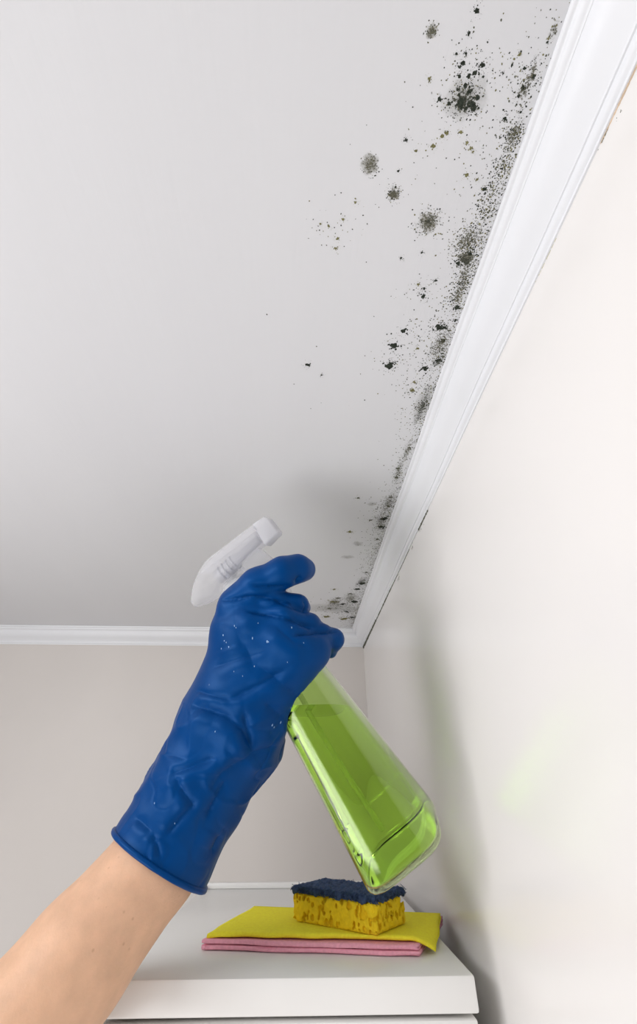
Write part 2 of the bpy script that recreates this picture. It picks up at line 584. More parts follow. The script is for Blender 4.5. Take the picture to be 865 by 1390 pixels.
# round furry stains and soft patches (px, px radii across / along, material)
films = [(502, 223, 17, 12, 'stain_disc', None), (581, 302, 17, 12, 'stain_disc', None), (586, 42, 9, 8, 'stain_disc', None), (535, 264, 9, 7, 'stain_disc', None), (632, 350, 12, 9, 'stain_disc', None),
         (502, 223, 20, 13, 'stain_grey', 'round grey-brown mould stain on the ceiling'), (581, 302, 27, 20, 'stain_grey', 'round mould stain with a darker speckled middle'),
         (581, 302, 15, 11, 'stain_dark', None), (586, 42, 11, 12, 'stain_grey', 'small round furry mould stain near the big cluster'), (535, 264, 13, 13, 'stain_grey', None),
         (632, 134, 30, 30, 'stain_soft', None), (628, 138, 18, 18, 'stain_dark', None), (697, 183, 14, 30, 'stain_grey', None), (636, 325, 28, 26, 'stain_grey', 'speckled mould patch on the ceiling edge beside the cornice'), (632, 351, 17, 14, 'stain_dark', None),
         (630, 375, 13, 34, 'stain_grey', None), (622, 400, 10, 30, 'stain_grey', None), (601, 468, 18, 40, 'stain_grey', None), (596, 490, 10, 18, 'stain_dark', None), (573, 553, 8, 44, 'stain_dark', None), (576, 548, 12, 46, 'stain_soft', None),
         (553, 612, 7, 40, 'stain_grey', None), (541, 640, 9, 40, 'stain_grey', None), (527, 683, 12, 60, 'stain_grey', None), (519, 708, 14, 50, 'stain_grey', None), (468, 826, 42, 200, 'stain_soft', 'broad smear of mould in the ceiling corner'),
         (480, 812, 20, 160, 'stain_grey', None), (455, 818, 20, 70, 'stain_grey', None), (491, 790, 9, 70, 'stain_dark', None), (752, 40, 10, 16, 'stain_grey', None), (722, 100, 12, 22, 'stain_grey', None), (711, 124, 14, 18, 'stain_grey', None),
         (486, 738, 9, 8, 'stain_soft', None), (472, 756, 10, 7, 'stain_soft', None), (505, 684, 9, 5, 'stain_soft', None)]
for i, (x, y, rx, ry, mk, lab) in enumerate(films):
    q = on_z(x, y, HC); s = mpp(x, y)
    RX, RY = rx * s, ry * s
    if rx != ry:
        RY = min(RY, .03)
        RX *= .9
    if q[0] + RX * .9 > W - CP:
        q[0] = W - CP - RX * .9
    o = film(q[0], q[1], RX, RY, M[mk], 'mould_stain', 50 + i, level=i % 5)
    if lab: o['label'] = lab

# loose specks: bands along the cornice and halos, far too many to count
for _ in range(5200):
    y = rng.uniform(.0, D - CP)
    dens = .30 + .70 * (math.exp(-((y - .125) / .02) ** 2) + math.exp(-((y - .185) / .02) ** 2) + math.exp(-((y - .26) / .035) ** 2) + .6 * math.exp(-((y - .075) / .03) ** 2) + .5 * math.exp(-((y - .50) / .12) ** 2) + 1.0 * math.exp(-((y - .80) / .07) ** 2))
    if rng.uniform() > dens * 1.1:
        continue
    d = abs(rng.exponential(.0075))
    if d > .05:
        continue
    kd = rng.choice(['dark', 'mid', 'mid', 'olive'])
    speck(spk[kd], W - CP - d, y, rng.uniform(.00012, .00055) * (1 + y), 0)
for cx_, cy_, sd, n in [(632, 115, 26, 130), (628, 138, 12, 130), (650, 95, 22, 50), (581, 302, 11, 160), (502, 223, 8, 60), (586, 42, 5, 50), (535, 264, 5, 60), (636, 330, 14, 420), (632, 352, 9, 140), (640, 200, 34, 36), (455, 310, 22, 40),
                        (570, 395, 16, 46), (590, 455, 24, 150), (545, 485, 22, 80), (600, 480, 10, 140), (560, 525, 12, 50), (574, 550, 6, 90), (520, 690, 12, 60), (465, 825, 18, 160), (715, 110, 14, 100), (698, 185, 9, 260), (684, 225, 9, 200), (672, 258, 9, 160), (660, 285, 9, 160), (628, 385, 8, 160), (620, 405, 8, 120), (560, 220, 55, 30), (480, 520, 60, 14)]:
    s = mpp(cx_, cy_); q = on_z(cx_, cy_, HC)
    for _ in range(n):
        x, y = q[0] + rng.normal(0, sd * s), q[1] + rng.normal(0, sd * s * .9)
        if x > W - CP - .0004 or y > D - CP:
            continue
        speck(spk[rng.choice(['dark', 'dark', 'mid', 'olive'])], x, y, rng.uniform(.4, 1.5) * s * .8, 0)
for kd in spk:
    if spk[kd][0]:
        tag(mesh('mould_specks', spk[kd][0], spk[kd][1], M['mould_' + kd], ceiling), kind='stuff')


# dirty joint between cornice and right wall
def joint(name, parts, mat, parent, label):
    V, Fs = [], []
    for (y0, y1, w0, w1, n) in parts:
        for i in range(n):
            ya, yb = y0 + (y1 - y0) * i / n, y0 + (y1 - y0) * (i + 1) / n
            wa = (w0 + (w1 - w0) * i / n) * rng.uniform(.6, 1.3)
            b0 = len(V)
            e_ = min(.0018, wa)
            V += [(W - e_, ya, HB + .0002), (W - e_, yb, HB + .0002), (W - e_ * .4, yb, HB - wa), (W - e_ * .4, ya, HB - wa), (W, yb, HB - wa * 1.25), (W, ya, HB - wa * 1.25)]
            Fs += [(b0, b0 + 1, b0 + 2, b0 + 3), (b0 + 3, b0 + 2, b0 + 4, b0 + 5)]
    o = mesh(name, V, Fs, mat, parent, smooth=False)
    o['label'] = label


def wy(x, y):
    return on_x(x, y, W)[1]


joint('mould_line', [(wy(520, 820), D - .002, .0008, .0030, 60), (wy(556, 745), wy(520, 820), .0003, .0010, 40), (wy(581, 690), wy(569, 720), .0008, .0011, 14)], M['mould_mid'], wall_right, 'dark mouldy line in the joint under the cornice')
joint('stain_line', [(wy(865, 95), wy(815, 195), .0005, .0003, 24), (wy(865, 95) - .1, wy(865, 95), .0005, .0005, 14)], M['caulk_brown'], wall_right, 'brown stained joint under the cornice')
joint('stain_line', [(wy(757, 325), wy(728, 385), .0003, .0003, 24)], M['caulk_olive'], wall_right, 'olive stained joint under the cornice')
st = ([], [])
for (x, y, r, n) in [(570, 716, 7, 26), (815, 190, 5, 8), (820, 178, 4, 8), (842, 152, 4, 6), (541, 786, 4, 12), (560, 742, 3, 8)]:
    q = on_x(x, y, W)
    s = (q - CAM) @ fw / FPX
    for _ in range(n):
        yy, zz = q[1] + rng.normal(0, r * s), min(HB - .0005, q[2] + rng.normal(0, r * s * .6))
        rr = rng.uniform(.3, 1.3) * s
        b0 = len(st[0])
        for k in range(6):
            th = k * math.pi / 3 + .3
            st[0].append((W - .00006, yy + rr * math.cos(th) * rng.uniform(.6, 1.2), zz + rr * math.sin(th) * rng.uniform(.6, 1.2)))
        st[0].append((W - .0003, yy, zz))
        for k in range(6):
            st[1].append((b0 + 6, b0 + k, b0 + (k + 1) % 6))
tag(mesh('mould_specks', st[0], st[1], M['mould_mid'], wall_right), kind='stuff')

# ------------------------------------------------------------------ cabinet
ZT = CAM_Z - .0925                                # top of the cabinet
bl, l2 = on_z(268.8, 1208.4, ZT), on_z(207.7, 1273, ZT)
rb, rn = on_z(521, 1208, ZT), on_z(649, 1300, ZT)
ANG = math.radians(-1.3)
YB = .5 * (bl[1] + rb[1]) + .018
XA, XB = .5 * (bl[0] + l2[0]) - .002, .5 * (rb[0] + rn[0]) + .0005
YN = YB - .315
PV = ((XA + XB) / 2, (YB + YN) / 2, 0)
cab = empty('cabinet', (PV[0], PV[1], 0))
tag(cab, 'tall narrow white cabinet standing against the glossy wall', 'cabinet')


def cbox(name, lo, hi, mat, bev=.001, parent=cab):
    o = from_bm(name, box_bm(lo, hi, bev, 2, ANG, PV), mat, None, True)
    o.data.set_sharp_from_angle(angle=math.radians(40))
    o.parent = parent
    o.matrix_parent_inverse = Matrix.Translation(-Vector(cab.location)) if parent is cab else Matrix.Identity(4)
    return o


cbox('top_panel', (XA, YN, ZT - .016), (XB, YB, ZT), M['cab'], .0015)
cbox('side_panel', (XA + .001, YN + .02, .08), (XA + .017, YB, ZT - .016), M['cab'])
cbox('side_panel', (XB - .017, YN + .02, .08), (XB - .001, YB, ZT - .016), M['cab'])
cbox('back_panel', (XA + .017, YB - .006, .08), (XB - .017, YB, ZT - .016), M['cab'])
cbox('plinth', (XA + .004, YN + .05, 0), (XB - .004, YB - .01, .08), M['cab'])
for z0, z1 in ((.083, 1.05), (1.053, ZT - .018)):
    d = cbox('door', (XA + .002, YN, z0), (XB - .002, YN + .019, z1), M['cab'], .0012)
    zc = 1.0 if z0 < 1 else 1.10
    h = cbox('handle', (XA + .02, YN - .022, zc - .05), (XA + .028, YN, zc + .05), M['metal'], .002, d)
cbox('rear_rail', (XA, YB - .008, ZT), (XB - .012, YB, ZT + .0055), M['cabtrim'], .001)
cbox('rail_end', (XA, YB - .024, ZT), (XA + .004, YB - .008, ZT + .005), M['cabtrim'], .001)
cbox('hinge_cover', (XB - .032, YB - .020, ZT), (XB - .008, YB - .008, ZT + .010), M['cabtrim'], .0015)
cbox('hinge_plate', (XB - .020, YB - .0215, ZT + .001), (XB - .010, YB - .0200, ZT + .008), M['metal'], .0004)


# ------------------------------------------------------------------ folded cloths
def folded_cloth(name, C4, z0, layers, gap, th, mat, label, parent=None, seed=1, droop=None, amp=.0006, slips=None, first_front=True):
    """C4 = front-left, front-right, back-right, back-left (x, y). One long strip zig-zag folded along the front and back edges."""
    C4 = [np.array(q, float) for q in C4]
    nu, nv, nf = 60, 26, 7
    path = []                                     # (v along depth 0 front..1 back, height, layer)
    for l in range(layers):
        h = z0 + th / 2 + l * gap
        vs = np.linspace(1, 0, nv) if (l % 2 == 0) == first_front else np.linspace(0, 1, nv)
        for v in vs:
            path.append((v, h, l, 0.0))
        if l < layers - 1:
            e = vs[-1]
            for k in range(1, nf):
                an = math.pi * k / nf
                path.append((e, h + gap / 2 - gap / 2 * math.cos(an), l + k / nf, math.sin(an) * gap / 2 * (1 if e > .5 else -1)))
    V, Fq = [], []
    for (v, h, l, off) in path:
        li = int(l)
        sl = (slips or {}).get(li, (0, 0, 0, 0))
        for i in range(nu + 1):
            u = i / nu
            fl, fr, br, bk = C4
            q = (fl * (1 - u) + fr * u) * (1 - v) + (bk * (1 - u) + br * u) * v
            dy = (bk - fl) / np.linalg.norm(bk - fl)
            q = q + dy * off
            q = q + np.array([sl[0] * (1 - u) + sl[1] * u, sl[2] * (1 - v) + sl[3] * v])
            z = h
            V.append((q[0], q[1], z))
        # ripples
    V = np.array(V)
    lay = np.repeat([p_[2] for p_ in path], nu + 1)
    vv = np.repeat([p_[0] for p_ in path], nu + 1)
    uu = np.tile(np.linspace(0, 1, nu + 1), len(path))
    top = lay / max(1, layers - 1)
    V[:, 2] += amp * (1 + vnoise(np.stack([V[:, 0], V[:, 1], lay * .013], -1), 38, seed)) * (.25 + top)
    V[:, 1] += .0012 * vnoise(np.stack([V[:, 0] * 1.0, lay * .02, vv * 0], -1), 60, seed + 5)
    V[:, 0] += .0010 * vnoise(np.stack([V[:, 1] * 1.0, lay * .02, vv * 0], -1), 60, seed + 9)
    if droop:
        V[:, 2] = droop(uu, vv, lay, V)
    n = nu + 1
    for j in range(len(path) - 1):
        for i in range(nu):
            Fq.append((j * n + i, j * n + i + 1, (j + 1) * n + i + 1, (j + 1) * n + i))
    o = fast_mesh(name, V, np.array(Fq), mat, parent)
    so = o.modifiers.new('thick', 'SOLIDIFY'); so.thickness = th; so.offset = 0
    return tag(o, label, 'cloth')


ZP = ZT + .0004
yz_ = ZT + .0082
# pink cloth, lowest
pf_l, pf_r = on_z(277, 1268, yz_)[:2], on_z(566, 1275, yz_)[:2]
pf_l[1] -= .001; pf_r[1] -= .003
pb_r, pb_l = on_z(624, 1256, ZT)[:2], on_z(350, 1256, ZT)[:2]
pb_r[0] = min(pb_r[0], W - .003); pf_r[0] = min(pf_r[0], W - .012)
print('pink', pf_l, pf_r, pb_r, pb_l)
pink = folded_cloth('pink_cloth', [pf_l, pf_r, pb_r, pb_l], ZP, 4, .0014, .0010, M['pink'], 'pink felt cleaning cloth folded under the yellow cloth', seed=3, amp=.0003)
ZY = ZP + 4 * .0014 + .0008
ZYT = ZY + .0020
yf_l, yf_r = on_z(281, 1266, ZYT)[:2], on_z(590, 1272, ZYT)[:2]
yb_r, yb_l = on_z(599, 1241, ZYT)[:2], on_z(346, 1231, ZYT)[:2]
print('yel', yf_l, yf_r, yb_r, yb_l)
yb_r[0] = min(yb_r[0], W - .004); yf_r[0] = min(yf_r[0], W - .012)


def ydroop(uu, vv, lay, V):
    k = np.clip((uu - .90) / .10, 0, 1) ** 1.5 * np.clip(1 - vv * 1.2, 0, 1)
    return V[:, 2] - .0055 * k - .002 * np.clip(.06 - uu, 0, 1) * 10 * (1 - vv)


yellow = folded_cloth('yellow_cloth', [yf_l, yf_r, yb_r, yb_l], ZY, 2, .0013, .0010, M['yellow'], 'bright yellow felt cleaning cloth lying on the pink cloth', seed=8, amp=.0003, droop=ydroop)
ZS = ZY + .0028                        # sponge stands here

# ------------------------------------------------------------------ sponge
s_l, s_f, s_r = on_z(396, 1250, ZS)[:2], on_z(513, 1262, ZS)[:2], on_z(553, 1254, ZS)[:2]
mid_, rad_ = (s_l + s_r) / 2, np.linalg.norm(s_r - s_l) / 2      # rectangle over that diagonal whose near corner shows at x = 513
best = min((abs(to_px(np.array([mid_[0] + rad_ * math.cos(t), mid_[1] + rad_ * math.sin(t), ZS]))[0] - 511), t) for t in np.linspace(-2.6, -.2, 400))[1]
s_f = mid_ + rad_ * np.array([math.cos(best), math.sin(best)])
ex = s_f - s_l; SL = np.linalg.norm(ex); ex /= SL
ey = np.array([-ex[1], ex[0]])
SWD = float((s_r - s_f) @ ey)
SHF, SHP = .0168, .0042
print('sponge', SL, SWD, (s_r - s_f) @ ey, 'W', W, 'HC', HC, 'cornice', CP, CD, 'cab', XA, XB, YB, YN)
sponge = empty('cleaning_sponge', (*(s_l + ex * SL / 2 + ey * SWD / 2), ZS))
sponge.rotation_euler = (0, 0, math.atan2(ex[1], ex[0]))
tag(sponge, 'yellow porous sponge with a navy scrubbing pad on the yellow cloth', 'sponge')
pores = []
r2 = np.random.default_rng(5)
for _ in range(230):
    f_ = r2.integers(0, 5)
    u, v, w_ = r2.uniform(-.5, .5, 3)
    rr = r2.choice([.0007, .0010, .0014, .0018], p=[.38, .32, .2, .10])
    q = [u * SL, v * SWD, (w_ + .5) * SHF]
    if f_ <= 1: q[1] = -SWD / 2
    elif f_ == 2: q[0] = SL / 2
    elif f_ == 3: q[0] = -SL / 2
    else: q[1] = SWD / 2
    pores.append((q, rr, r2.uniform(1.1, 1.8), 0 if f_ in (2, 3) else 1))


def sponge_sdf(X, Y, Z):
    r = .0025
    qx = np.abs(X) - (SL / 2 - r); qy = np.abs(Y) - (SWD / 2 - r); qz = np.abs(Z - SHF / 2) - (SHF / 2 - r)
    d = np.sqrt(np.maximum(qx, 0) ** 2 + np.maximum(qy, 0) ** 2 + np.maximum(qz, 0) ** 2) + np.minimum(np.maximum(np.maximum(qx, qy), qz), 0) - r
    d = d + .0007 * (np.sin(X * 260) * np.sin(Y * 230 + 1) * np.sin(Z * 210)) + .0004 * np.sin(X * 700 + Y * 500) * np.sin(Z * 620)
    for (q, rr, st_, ax_) in pores:
        dx, dy = np.abs(X - q[0]), np.abs(Y - q[1])
        if ax_: dy = np.maximum(dy - .002, 0)
        else: dx = np.maximum(dx - .002, 0)
        dd = np.sqrt(dx ** 2 + dy ** 2 + ((Z - q[2]) / st_) ** 2) - rr
        d = np.maximum(d, -dd)
    return d


V, Fq = surface_nets(sponge_sdf, (-SL / 2 - .003, -SWD / 2 - .003, -.002), (SL / 2 + .003, SWD / 2 + .003, SHF + .002), .0007)
foam = fast_mesh('foam', V, Fq, M['foam'])
foam.parent = sponge


def pad_sdf(X, Y, Z):
    r = .002
    qx = np.abs(X) - (SL / 2 + .0005 - r); qy = np.abs(Y) - (SWD / 2 + .0005 - r); qz = np.abs(Z - SHF - SHP / 2) - (SHP / 2 - r)
    d = np.sqrt(np.maximum(qx, 0) ** 2 + np.maximum(qy, 0) ** 2 + np.maximum(qz, 0) ** 2) + np.minimum(np.maximum(np.maximum(qx, qy), qz), 0) - r
    d = d + .0017 * np.sin(X * 420 + 2 * np.sin(Y * 300)) * np.sin(Y * 390 + X * 150) * np.cos(Z * 380) + .0007 * np.sin(X * 900 + Y * 350) * np.sin(Y * 820 - X * 400)
    return d


V, Fq = surface_nets(pad_sdf, (-SL / 2 - .004, -SWD / 2 - .004, SHF - .003), (SL / 2 + .004, SWD / 2 + .004, SHF + SHP + .004), .001)
pad = fast_mesh('scrub_pad', V, Fq, M['scrub'])
pad.parent = sponge
fv, ff = [], []
for _ in range(1500):
    e = r2.uniform()
    p0 = np.array([r2.uniform(-.5, .5) * SL, r2.uniform(-.5, .5) * SWD, SHF + SHP - .001])
    if e < .35:
        p0 = np.array([r2.uniform(-.5, .5) * SL, -SWD / 2, SHF + r2.uniform(.0, SHP)])
    elif e < .5:
        p0 = np.array([SL / 2, r2.uniform(-.5, .5) * SWD, SHF + r2.uniform(.0, SHP)])
    t = r2.normal(0, 1, 3); t[2] = abs(t[2]) * .3; t /= np.linalg.norm(t)
    t2 = t + r2.normal(0, .7, 3); t2 /= np.linalg.norm(t2)
    if r2.uniform() < .5: t2[2] = -abs(t2[2])
    L_ = r2.uniform(.0015, .0038)
    v_, f_ = sweep([p0, p0 + t * L_ * .5, p0 + t * L_ * .5 + t2 * L_ * .5], [.00022, .00022, .00016], 4)
    b0 = len(fv); fv += v_; ff += [tuple(i + b0 for i in f) for f in f_]
fib = mesh('fibres', fv, ff, M['scrub'], None, False)
fib.parent = pad
fib['kind'] = 'stuff'

# ------------------------------------------------------------------ spray bottle
ZB_, ZN_ = .310, .368
b_c = P(551, 1151, ZB_); n_c = P(326, 801, ZN_)
AX = n_c - b_c; BL = np.linalg.norm(AX); AX /= BL
print('bottle length', BL, 'base', b_c, 'neck', n_c)
bottle = empty('spray_bottle', tuple(b_c))
tag(bottle, 'green see-through spray bottle with frosted white trigger head in the gloved hand', 'spray bottle')
view = (b_c + n_c) / 2 - CAM; view /= np.linalg.norm(view)
E1 = np.cross(AX, view); E1 /= np.linalg.norm(E1)      # across the bottle as seen
E2 = np.cross(AX, E1)                                 # towards / away
TW = math.radians(-14)
E1, E2 = E1 * math.cos(TW) + E2 * math.sin(TW), E2 * math.cos(TW) - E1 * math.sin(TW)


def brad(s):
    """half width of the body at distance s from the base (metres)"""
    t = s / BL
    r = np.interp(t, [0, .62, .74, .84, .90, .93, 1.0], [.0392, .0268, .0236, .0188, .0150, .0142, .0142])
    return r


def bottle_rings(inset, s0, s1, corner, n, expn=4.5, seg=64, cap_in=True):
    """loft of rounded squares along the axis; rounded at the base"""
    rings = []
    ss = []
    for k in range(7):                                 # base rounding
        an = math.pi / 2 * k / 6
        ss.append((s0 + corner * (1 - math.sin(an)), corner * (1 - math.cos(an))))
    ss = [(a_, b_x) for a_, b_x in ss][::-1]
    ss = [(s0 + corner * (1 - math.cos(math.pi / 2 * k / 6)), corner * (1 - math.sin(math.pi / 2 * k / 6))) for k in range(7)]
    ss += [(s, 0.0) for s in np.linspace(s0 + corner, s1, n)[1:]]
    for s, dr in ss:
        r = brad(s) - inset - dr
        t = s / BL
        ee = expn + (2.0 - expn) * np.clip((t - .6) / .28, 0, 1)
        ring = []
        for k in range(seg):
            th = 2 * math.pi * k / seg
            cc, s_ = math.cos(th), math.sin(th)
            q = (abs(cc) ** ee + abs(s_) ** ee) ** (-1 / ee)
            q = q / (1 + .10 * (ee - 2) / 1.4)         # keep the diagonal in check
            ring.append(b_c + AX * s + (E1 * cc + E2 * s_) * (r * q))
        rings.append(ring)
    return rings


def loft(rings, flip=False, cap0=True, cap1=True):
    n = len(rings[0]); V, Fs = [], []
    for r in rings: V += r
    for i in range(len(rings) - 1):
        for k in range(n):
            k2 = (k + 1) % n
            f = (i * n + k, i * n + k2, (i + 1) * n + k2, (i + 1) * n + k)
            Fs.append(f[::-1] if flip else f)
    if cap0:
        f = tuple(range(n - 1, -1, -1)); Fs.append(f[::-1] if flip else f)
    if cap1:
        f = tuple(range((len(rings) - 1) * n, len(rings) * n)); Fs.append(f[::-1] if flip else f)
    return V, Fs


outer = bottle_rings(0, 0, BL * .995, .007, 40)
inner = bottle_rings(.0014, .0034, BL * .995, .006, 40)
Vo, Fo = loft(outer, False, True, False)
Vi, Fi = loft(inner, True, True, False)
o_n = len(Vo)
Fall = Fo + [tuple(i + o_n for i in f) for f in Fi]
last_o, last_i = (len(outer) - 1) * 64, o_n + (len(inner) - 1) * 64
for k in range(64):
    k2 = (k + 1) % 64
    Fall.append((last_o + k, last_o + k2, last_i + k2, last_i + k))
bm = bmesh.new()
bv = [bm.verts.new(tuple(v)) for v in Vo + Vi]
for f in Fall:
    bm.faces.new([bv[i] for i in f])
body = from_bm('bottle_body', bm, M['bottle'], bottle, True)
# liquid: level surface where gravity puts it (cut by a horizontal plane)
lq = bottle_rings(.00150, .0036, BL * .90, .006, 40)
Vl, Fl = loft(lq)
bm = bmesh.new()
bv = [bm.verts.new(tuple(v)) for v in Vl]
for f in Fl:
    bm.faces.new([bv[i] for i in f])
lev = P(452, 962, .335)
cut = bmesh.ops.bisect_plane(bm, geom=list(bm.verts) + list(bm.edges) + list(bm.faces), plane_co=tuple(lev), plane_no=(0, 0, 1), clear_outer=True)
bmesh.ops.holes_fill(bm, edges=[e for e in bm.edges if len(e.link_faces) == 1])
liquid = from_bm('liquid', bm, M['liquid'], bottle, True)
liquid['label'] = 'green cleaning liquid'
liquid.data.set_sharp_from_angle(angle=math.radians(40))
# dip tube
dip = [n_c + AX * .004 - AX * (BL * t) + E1 * (.006 * math.sin(t * 2.2)) for t in np.linspace(0, .93, 24)]
v_, f_ = sweep(dip, [.0022] * 24, 12)
mesh('dip_tube', v_, f_, M['tube'], bottle)

# trigger head, in its own frame: along the nozzle (NZ) and along the bottle axis (AX)
NZ = P(372, 713, ZN_) - P(278, 803, ZN_); NZ /= np.linalg.norm(NZ)
SD = np.cross(AX, NZ); SD /= np.linalg.norm(SD)


def plate(name, px, half, bev, mat, parent, shrink=1.0, dz=0.0, seg=3):
    """closed outline traced in the plane of the head, given real width"""
    pts = [P(x, y, ZN_) for x, y in px]
    o0 = P(326, 780, ZN_)
    bm = bmesh.new()
    lo = [bm.verts.new(tuple(p_ + SD * (-half + dz))) for p_ in pts]
    hi = [bm.verts.new(tuple(p_ + SD * (half + dz))) for p_ in pts]
    n = len(pts)
    bm.faces.new(lo); bm.faces.new(hi[::-1])
    for k in range(n):
        bm.faces.new((lo[k], lo[(k + 1) % n], hi[(k + 1) % n], hi[k]))
    bmesh.ops.recalc_face_normals(bm, faces=bm.faces)
    if bev:
        cap_e = [e for e in bm.edges if (e.verts[0] in lo and e.verts[1] in lo) or (e.verts[0] in hi and e.verts[1] in hi)]
        bmesh.ops.bevel(bm, geom=cap_e, offset=bev, segments=seg, affect='EDGES', profile=.5, clamp_overlap=True)
    o = from_bm(name, bm, mat, parent, True)
    o.data.set_sharp_from_angle(angle=math.radians(35))
    return o


shroud_px = [(348, 712), (330, 725), (308, 742), (292, 754), (284, 761), (275, 775), (268, 791), (265, 805), (264, 815), (267, 821), (272, 823), (283, 819), (296, 811), (303, 803),
             (306, 793), (316, 783), (330, 769), (343, 755), (352, 746), (362, 737)]
head = plate('shroud', shroud_px, .0105, .0055, M['frost'], bottle)
head['label'] = 'frosted white plastic shroud'
plate('shroud_rib', [(349, 716), (322, 736), (296, 757), (283, 772), (280, 778), (300, 763), (324, 745), (352, 722)], .0108, .0, M['frost'], head)
# nozzle: a squarish block with a collar and an opening
plate('nozzle', [(346, 713), (362, 702), (367, 704), (381, 722), (380, 726), (365, 741), (361, 738)], .0085, .002, M['frost_dense'], bottle)
nt_c = P(371, 714, ZN_); nb = P(357, 727, ZN_)
v_, f_ = sweep([P(352, 729, ZN_), P(373, 712, ZN_)], [.0045, .0045], 20); mesh('nozzle_insert', v_, f_, M['frost_dense'], bottle)
# barrel of the pump inside the shroud
v_, f_ = sweep([P(296, 784, ZN_), P(322, 760, ZN_), P(324, 758, ZN_), P(352, 732, ZN_)], [.0062, .0062, .0042, .0042], 20)
mesh('pump_barrel', v_, f_, M['frost_dense'], bottle)
v_, f_ = sweep([P(306, 772, ZN_), P(316, 788, ZN_)], [.005, .005], 16); mesh('valve_stem', v_, f_, M['frost_dense'], bottle)
hx = [P(300 + 22 * t, 780.5 - 20 * t, ZN_) + (SD * math.cos(t * 26) + AX * math.sin(t * 26)) * .0070 for t in np.linspace(0, 1, 90)]
v_, f_ = sweep(hx, [.0006] * 90, 6, True, SD); mesh('spring', v_, f_, M['spring'], bottle)
# valve body below the shroud and trigger
plate('valve_body', [(306, 792), (318, 781), (332, 768), (346, 777), (352, 790), (335, 806), (318, 812), (306, 804)], .0075, .003, M['frost'], bottle)
plate('trigger', [(338, 756), (352, 743), (372, 761), (384, 776), (392, 792), (397, 812), (391, 813), (382, 800), (362, 790), (342, 786), (330, 772)], .0055, .0015, M['frost'], bottle)
# collar
cv = [n_c - AX * .012, n_c - AX * .0115, n_c + AX * .004, n_c + AX * .006, n_c + AX * .010]
v_, f_ = sweep(cv, [.0160, .0166, .0166, .0150, .0095], 48, True, None, lambda th: 1 + .02 * math.cos(24 * th))
col = mesh('collar', v_, f_, M['frost_dense'], bottle); col.data.set_sharp_from_angle(angle=math.radians(40))


# ------------------------------------------------------------------ gloved hand and arm (distance field in camera axes)
def C(px, py, z):
    return np.array([(px - CX) / FPX * z, -(py - CY) / FPX * z, z])


def cone(a_, b_x, ra, rb):
    a_, b_x = np.asarray(a_, np.float32), np.asarray(b_x, np.float32)
    d = b_x - a_
    L2 = float(d @ d)

    def f(X, Y, Z):
        px_, py_, pz_ = X - a_[0], Y - a_[1], Z - a_[2]
        t = np.clip((px_ * d[0] + py_ * d[1] + pz_ * d[2]) / L2, 0, 1)
        return np.sqrt((px_ - t * d[0]) ** 2 + (py_ - t * d[1]) ** 2 + (pz_ - t * d[2]) ** 2) - (ra + (rb - ra) * t)
    return f


def smin(a_, b_x, k):
    h = np.maximum(k - np.abs(a_ - b_x), 0) / k
    return np.minimum(a_, b_x) - h * h * k * .25


def chain(pts):
    """pts: (px, py, z, r_px)"""
    out = []
    for p0, p1 in zip(pts[:-1], pts[1:]):
        out.append(cone(C(*p0[:3]), C(*p1[:3]), p0[3] * p0[2] / FPX, p1[3] * p1[2] / FPX))
    return out


wrist = (326, 962, .338, 62)
fore = [(330, 950, .338, 58), (310, 998, .330, 64), (268, 1070, .312, 65), (217, 1165, .290, 67), (160, 1275, .266, 67)]
palm = [[(312, 945, .338, 46), (318, 858, .345, 28), (322, 832, .346, 26)], [(330, 945, .332, 50), (342, 850, .334, 31)], [(350, 940, .330, 44), (384, 872, .327, 36)], [(362, 945, .330, 38), (412, 888, .325, 30)],
        [(405, 885, .324, 24), (432, 880, .326, 15)]]
fingers = [
    [(322, 822, .346, 26), (350, 795, .342, 23), (384, 777, .340, 21), (404, 772, .346, 18.5), (413, 773, .352, 15.5)],
    [(325, 830, .346, 22), (368, 815, .339, 17), (404, 822, .340, 14), (410, 825, .352, 12)],
    [(335, 838, .338, 20), (385, 835, .328, 16), (420, 848, .334, 13.5), (432, 854, .346, 11)],
    [(350, 850, .332, 20), (400, 852, .328, 15), (436, 862, .334, 13), (453, 868, .340, 13), (449, 884, .346, 9)],
]
thumb = [(320, 905, .352, 26), (332, 860, .382, 20), (358, 826, .402, 17), (375, 805, .405, 14)]
prim_palm = [chain(q) for q in palm]
prim_f = [chain(q) for q in fingers]
prim_t = chain(thumb)
prim_fore = chain(fore)


bc_cam = (np.array([rt, up, fw]) @ (b_c - CAM)).astype(np.float32)
ax_cam = (np.array([rt, up, fw]) @ AX).astype(np.float32)
bt_s = np.linspace(0, BL, 80); bt_r = np.array([brad(q) for q in bt_s])


